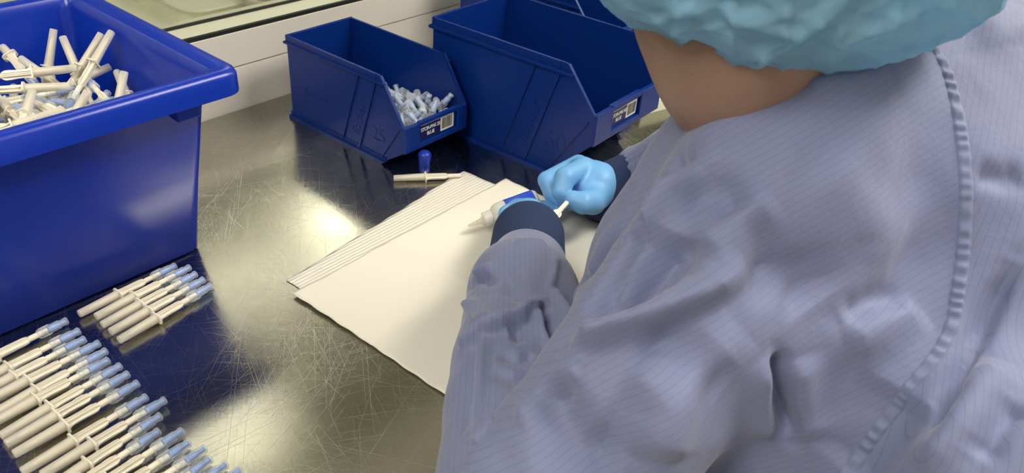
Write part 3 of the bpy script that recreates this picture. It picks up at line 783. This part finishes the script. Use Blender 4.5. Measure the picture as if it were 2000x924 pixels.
np_mesh('body', V, Q, MT['skin'], person)
# the head again finely for the skin near the camera is not needed: the body mesh is refined by its own projection

# gown: torso and the upper sleeve near the camera
gown_p = [cc([.40, -.70, .17], [.38, -.80, -.18], .115, .15, .05), cc([.58, -.68, .17], [.58, -.80, -.18], .13, .16, .05),
          cc(SL+[.03, .02, -.03], SR, .085, .10, .05), cc(D(1650, 165, .70), D(1700, 330, .73), .074, .10, .05), cc(D(1850, 750, .74), D(2000, 1000, .64), .13, .15, .05), cc(D(1850, 150, .74), D(1960, 520, .72), .075, .12, .05),
          cc(D(1960, 130, .82), D(2150, 600, .80), .10, .16, .05),
          cc(SL, EL, .094, .080, .04), cc(D(1400, 340, .80), D(1272, 485, .83), .072, .055, .03), cc(D(1272, 485, .83), D(1196, 600, .85), .055, .044, .03), cc(D(1600, 262, .665), D(1505, 335, .665), .060, .060, .03), cc(D(1500, 350, .78), D(1400, 650, .80), .09, .09, .05)]
for sx in (-.10, .10):
    gown_p.append(cc(PEL+[sx, .02, 0], [.47+sx*1.3, -.46, -.20], .125, .09, .05))
GV, GQ = soft(gown_p, .006, (-.05, -1.12, -.42), (.95, -.28, .52))
GV, GQ = refine(GV, GQ); GV = relax(GV, GQ, 2)
gb = ray_bvh(GV, GQ); GN = vnormals(GV, GQ)
FOLDS = [([(1150, 610), (1203, 517), (1241, 464), (1283, 370), (1330, 290)], .008, -.007, 0), ([(1125, 600), (1165, 520), (1205, 455), (1260, 370)], .012, .004, 0),
    # long ridge from the elbow crook to the shoulder, and the hollow above it
    ([(1105, 690), (1180, 655), (1280, 620), (1380, 570), (1470, 510)], .016, .012, .4), ([(1150, 640), (1215, 590), (1270, 520), (1320, 440)], .020, -.014, 0),
    ([(1190, 560), (1240, 470), (1310, 380), (1370, 320)], .014, .009, .3), ([(1245, 600), (1310, 520), (1345, 450)], .014, -.008, 0),
    # hollows on the outside of the sleeve
    ([(1445, 520), (1510, 520), (1570, 540), (1600, 600)], .022, -.010, 0), ([(1510, 680), (1522, 760), (1545, 860)], .008, -.008, 0),
    ([(1480, 690), (1490, 780), (1500, 860)], .014, .005, 0), ([(1560, 690), (1570, 790), (1590, 870)], .016, .005, 0),
    ([(1640, 625), (1700, 590), (1775, 578)], .012, -.005, .3), ([(1640, 670), (1710, 640), (1790, 590)], .020, .005, 0),
    ([(1080, 720), (1080, 800), (1120, 870), (1230, 900)], .022, -.010, 0), ([(1000, 830), (1070, 760), (1160, 720)], .014, .006, 0),
    ([(1240, 700), (1300, 790), (1290, 900)], .018, .007, 0), ([(1230, 900), (1330, 760), (1460, 640)], .020, .006, 0),
    ([(1330, 370), (1400, 380), (1440, 430)], .016, -.007, 0), ([(1300, 330), (1360, 310)], .012, -.005, 0), ([(1370, 500), (1440, 420), (1520, 380)], .018, .006, 0),
    ([(1780, 760), (1720, 860), (1650, 940)], .024, -.005, 0), ([(1990, 500), (1930, 620), (1870, 740), (1820, 860)], .009, -.007, .3),
    ([(1960, 700), (1880, 840), (1800, 930)], .014, .006, 0), ([(1990, 780), (1900, 900)], .010, -.006, 0), ([(1900, 340), (1960, 350), (2000, 340)], .010, -.004, 0),
    ([(1600, 300), (1700, 420), (1770, 500)], .03, .004, 0), ([(1250, 640), (1330, 700), (1420, 760)], .022, -.006, 0),
    ([(1450, 150), (1600, 175), (1750, 150)], .010, .004, 0)]
for px, wd, am, shp in FOLDS: GV = fold(GV, GN, gb, px, wd, am*2.1, shp)
def wrinkle(V, N, amp, freq, seed):
    r = np.random.default_rng(seed); h = np.zeros(len(V))
    for k in range(14):
        f = r.normal(size=3)*freq; h += np.sin(V@f+r.uniform(0, 6.28)+1.3*np.sin(V@(r.normal(size=3)*freq*.4)))
    return V+N*(amp*h/3.7)[:, None]
GV = wrinkle(GV, GN, .0025, 22, 3); GV = wrinkle(GV, GN, .0007, 60, 4)
SEAM = [(1812, 78), (1845, 130), (1868, 210), (1882, 300), (1886, 400), (1880, 500), (1868, 590), (1858, 640), (1825, 700), (1760, 780), (1700, 860), (1650, 930)]
gb = ray_bvh(GV, GQ)
sp_ = [hit(gb, *p) for p in SEAM]; sp_ = [p for p in sp_ if p is not None]
# back panel beyond the seam: its stripes run another way
px_ = 1000+FPX*((GV-CAM)@R_)/((GV-CAM)@F_); py_ = 462-FPX*((GV-CAM)@U_)/((GV-CAM)@F_)
sx_ = np.interp(py_, [p[1] for p in SEAM], [p[0] for p in SEAM]); right = px_ > sx_
s1 = np.where(right, (GV@(.93*R_-.35*U_))/.0054, (GV@(.5*R_-.86*U_))/.0054)
np_mesh('gown', GV, GQ, MT['gown'], person, {'stripe': s1})

def seam_strip(pts, bvh, width, name, mat, parent):
    "felled seam with puckers, laid on the cloth along the points"
    P = [np.array(p) for p in pts]; out = []
    for i in range(len(P)-1):                       # Catmull-Rom
        p0, p1, p2, p3 = P[max(i-1, 0)], P[i], P[i+1], P[min(i+2, len(P)-1)]
        for t in np.linspace(0, 1, 40, endpoint=False): out.append(.5*((2*p1)+(-p0+p2)*t+(2*p0-5*p1+4*p2-p3)*t*t+(-p0+3*p1-3*p2+p3)*t**3))
    out = np.array(out); L = np.r_[0, np.cumsum(np.linalg.norm(np.diff(out, axis=0), axis=1))]
    r = np.random.default_rng(5); m = 11; vs = []
    ph = np.cumsum(r.uniform(.6, 1.4, len(out)))*0
    per = .0105
    for k in range(len(out)):
        c = out[k]; tg = out[min(k+1, len(out)-1)]-out[max(k-1, 0)]; tg /= np.linalg.norm(tg)
        q = bvh.find_nearest(Vector(c)); n = np.array(q[1]); n = n if n@F_ < 0 else -n
        sd = np.cross(tg, n); sd /= np.linalg.norm(sd)
        pk = math.sin(2*math.pi*(L[k]/per+.25*math.sin(L[k]*60)+.2*math.sin(L[k]*143)))
        am = .0010*(1+.5*math.sin(L[k]*37))
        for j in range(m):
            u = -1+2*j/(m-1); q2 = bvh.find_nearest(Vector(c+sd*u*width/2)); s0 = np.array(q2[0])
            prof = (1-abs(u)**4)
            h = -.0008+prof*(.0026+am*pk*(1-u*u))
            if j in (1, 9): h -= .0006
            vs.append(s0+n*h)
    vs = np.array(vs); Q = np.array([(k*m+j, k*m+j+1, (k+1)*m+j+1, (k+1)*m+j) for k in range(len(out)-1) for j in range(m-1)])
    return np_mesh(name, vs, Q, mat, parent, {'stripe': np.full(len(vs), .5)})
seam_strip(sp_, gb, .0125, 'puckered_seam', MT['gown'], person)

# forearm sleeve near the camera
def zs(px, py, z): return Z(px, py, z)
sl = [(1030, 524, .048, .052), (1020, 580, .062, .066), (1028, 640, .066, .062), (1018, 720, .070, .070), (1010, 810, .068, .068), (1005, 930, .068, .070)]
pts = [(Z(x, y, z), r) for x, y, r, z in sl]
slp = [cc(a[0], b[0], a[1], b[1], .012) for a, b in zip(pts[:-1], pts[1:])]
V, Q = soft(slp, .004, (-.05, -.75, -.03), (.75, -.2, .25)); V, Q = refine(V, Q); V = relax(V, Q, 1)
LN = vnormals(V, Q); lb_ = ray_bvh(V, Q)
for px, wd, am, shp in [
    ([(915, 600), (960, 640), (1020, 620), (1060, 585)], .010, .010, .5), ([(900, 690), (940, 650), (1010, 625)], .012, .008, .5), ([(920, 560), (950, 545), (968, 560)], .006, -.007, 0),
    ([(930, 545), (965, 525)], .007, .006, 0), ([(1000, 600), (1010, 650), (990, 655)], .010, -.006, 0), ([(1060, 590), (1075, 640), (1095, 690)], .006, -.008, 0),
    ([(1040, 600), (1070, 650), (1080, 700)], .006, .005, 0), ([(1080, 560), (1100, 610), (1110, 660)], .007, .006, 0), ([(1085, 500), (1080, 540), (1070, 570)], .005, .004, 0),
    ([(990, 520), (1000, 570), (1030, 590)], .010, -.005, 0), ([(945, 650), (940, 740), (925, 860)], .006, .005, 0), ([(930, 660), (915, 760), (905, 860)], .008, -.004, 0),
    ([(970, 690), (1010, 705), (1050, 690)], .007, -.004, 0), ([(960, 730), (1000, 745), (1050, 730)], .008, -.003, 0), ([(1000, 480), (1030, 475), (1070, 482)], .007, .004, 0),
    ([(930, 880), (975, 820)], .008, .005, 0)]: V = fold(V, LN, lb_, px, wd, am*1.5, shp)
V = wrinkle(V, LN, .0016, 30, 9)
np_mesh('forearm_sleeve', V, Q, MT['gown'], person, {'stripe': (V@R_)/.0056})
ca, cb = Z(1032, 462, .050), Z(1028, 520, .047)
V, Q = soft([cc(ca, cb, .0470, .0490)], .004, ca-.12, cb+.12); V, Q = refine(V, Q)
np_mesh('cuff', V, Q, MT['cuff'], person)
# the far sleeve
V, Q = soft([cc(D(1254, 342, 1.165), D(1340, 325, 1.12), .044, .060, .02), cc(D(1340, 325, 1.12), ER, .060, .07, .02), cc(ER, SR, .07, .085, .04)], .0035, (.4, -.9, -.03), (1.0, -.1, .4))
N_ = vnormals(V, Q); ax0 = D(1246, 344, 1.165); ax = D(1340, 325, 1.12)-ax0; ax /= np.linalg.norm(ax); q_ = V-ax0; al = q_@ax
e1 = np.cross(ax, [0, 0, 1]); e1 /= np.linalg.norm(e1); e2 = np.cross(ax, e1); an = np.arctan2(q_@e2, q_@e1)
V = V+N_*((.0014*np.sin(an*26+2*np.sin(an*5))*np.exp(-((al+.01)/.035)**2)))[:, None]
np_mesh('forearm_sleeve', V, Q, MT['gown'], person, {'stripe': (V@R_)/.0056})
V, Q = soft([cc(D(1176, 378, 1.165), D(1236, 352, 1.165), .041, .042)], .004, (.4, -.6, -.03), (1.0, -.1, .4))
np_mesh('cuff', V, Q, MT['cuff'], person)

# hands
def hand(name, palm, fingers, mat):
    pr = list(palm)
    for ch in fingers:
        for k, (a, b) in enumerate(zip(ch[:-1], ch[1:])): pr.append(cc(D(*a[:3]), D(*b[:3]), a[3], b[3], .006 if k == 0 else .0018))
    P = np.array([q[1] for q in pr if q[0] == 'c']+[q[2] for q in pr if q[0] == 'c'])
    V, Q = soft(pr, .0018, P.min(0)-.05, P.max(0)+.05); V = relax(V, Q, 1, .4)
    return np_mesh(name, V, Q, mat, person)
pr = [cc(D(1195, 370, 1.16), D(1160, 362, 1.15), .031, .033, .01), cc(D(1160, 360, 1.15), D(1135, 332, 1.15), .032, .019, .012), cc(D(1165, 365, 1.15), D(1140, 350, 1.18), .031, .026, .012), cc(D(1150, 368, 1.15), D(1125, 368, 1.15), .026, .022, .012), cc(D(1122, 352, 1.135), D(1145, 368, 1.13), .016, .020, .006)]
fr = [[(1140, 328, 1.14, .0150), (1104, 347, 1.10, .0150), (1096, 375, 1.095, .0125), (1103, 396, 1.105, .0090)],
      [(1130, 322, 1.17, .0150), (1068, 352, 1.155, .0130), (1077, 378, 1.15, .0115), (1096, 394, 1.145, .0090)],
      [(1132, 328, 1.20, .0140), (1076, 352, 1.185, .0125), (1086, 384, 1.18, .0110), (1106, 398, 1.175, .0090)],
      [(1145, 340, 1.22, .0130), (1094, 362, 1.205, .0110), (1102, 386, 1.20, .0100), (1120, 398, 1.19, .0085)],
      [(1165, 382, 1.13, .0210), (1158, 394, 1.11, .0180), (1138, 396, 1.09, .0155), (1120, 390, 1.09, .0125)]]
hand('glove', pr, fr, MT['glove'])
pr = [cc(Z(1036, 460, .048), Z(1028, 432, .048), .030, .030, .01), cc(Z(1028, 432, .048), Z(1008, 424, .046), .028, .021, .012)]
fl = [[(1036, 414, 1.12, .014), (1012, 408, 1.09, .0125), (990, 418, 1.08, .0115), (985, 430, 1.09, .0095)],
      [(1046, 416, 1.11, .014), (1030, 409, 1.075, .0125), (1004, 424, 1.06, .0115), (998, 436, 1.08, .0095)],
      [(1050, 424, 1.10, .014), (1035, 424, 1.07, .0120), (1012, 438, 1.06, .0110), (1006, 446, 1.08, .0090)],
      [(1048, 434, 1.08, .013), (1036, 438, 1.06, .0110), (1018, 446, 1.05, .0100), (1012, 452, 1.07, .0085)],
      [(1050, 428, 1.12, .018), (1062, 412, 1.14, .0150), (1072, 408, 1.15, .0125), (1084, 412, 1.15, .0100)]]
hand('glove', pr, fl, MT['glove'])

# hair and cap
CC = D(1570, -190, .60)
V, Q = soft([('e', hp(0, -.02, .02), HM, (.088, .10, .112), .01), cc(D(1440, -10, .60), D(1580, -25, .60), .045, .052, .03)], .006, HD-.2, HD+.2, cut=lambda X: -((X-np.float32(hp(0, 0, -.03)))@np.float32(hup*.9-fdir*.3)).astype(np.float32))
np_mesh('hair', V, Q, MT['hair'], person)
CM = np.stack([R_, F_, U_], 1)
capp = [('e', CC, CM, (.182, .15, .128), .03)]
V, Q = soft(capp, .005, CC-.3, CC+.3); V, Q = refine(V, Q)
CN = vnormals(V, Q); cbv = ray_bvh(V, Q)
for px, wd, am, shp in [([(1460, 140), (1500, 110), (1570, 65), (1660, 8)], .008, .006, .5), ([(1380, 20), (1400, 60), (1450, 90), (1520, 95)], .007, -.004, 0), ([(1395, 40), (1480, 50), (1560, 20)], .006, .003, 0),
    ([(1325, 100), (1355, 112), (1392, 124)], .010, -.024, 0), ([(1200, 40), (1270, 50), (1340, 30), (1400, 45)], .006, .003, 0), ([(1230, 10), (1300, 40), (1370, 70)], .005, -.003, 0),
    ([(1600, 100), (1700, 70), (1820, 20)], .008, .004, .3), ([(1500, 120), (1600, 75), (1700, 20)], .005, -.004, 0), ([(1700, 100), (1800, 70), (1900, 15)], .006, -.003, 0),
    ([(1400, 10), (1440, 30), (1500, 10)], .006, -.003, 0), ([(1480, 60), (1540, 60), (1640, 90)], .005, .003, 0)]: V = fold(V, CN, cbv, px, wd, am, shp)
def crinkle(V, N, amp, freq, seed, n=7):
    r = np.random.default_rng(seed); h = np.zeros(len(V))
    for k in range(n):
        f = r.normal(size=3)*freq; g = r.normal(size=3)*freq*.5; h += (1-np.abs(np.sin(V@f+1.6*np.sin(V@g+r.uniform(0, 6))+r.uniform(0, 6))))**3
    return V+N*(amp*(h-n*.25))[:, None]
V = wrinkle(V, CN, .003, 28, 12); V = crinkle(V, CN, .0022, 20, 13); V = crinkle(V, CN, .0009, 45, 14)
np_mesh('hair_cap', V, Q, MT['cap'], person)

# stool
t = thing('stool', 'black round stool under the seated person', 'stool', (.47, -.84, FLOOR))
v, f = lathe([(.52, .16), (.525, .17), (.57, .175), (.58, .165)], 36); v = [(b, c, a) for a, b, c in v]; link('seat', v, f, MT['seat'], t, True)
v, f = lathe([(.0, .03), (.52, .025)], 16); v = [(b, c, a) for a, b, c in v]; link('column', v, f, MT['steel'], t, True)
v, f = lathe([(.0, .20), (.012, .20), (.03, .03)], 36); v = [(b, c, a) for a, b, c in v]; link('base', v, f, MT['steel'], t, True)
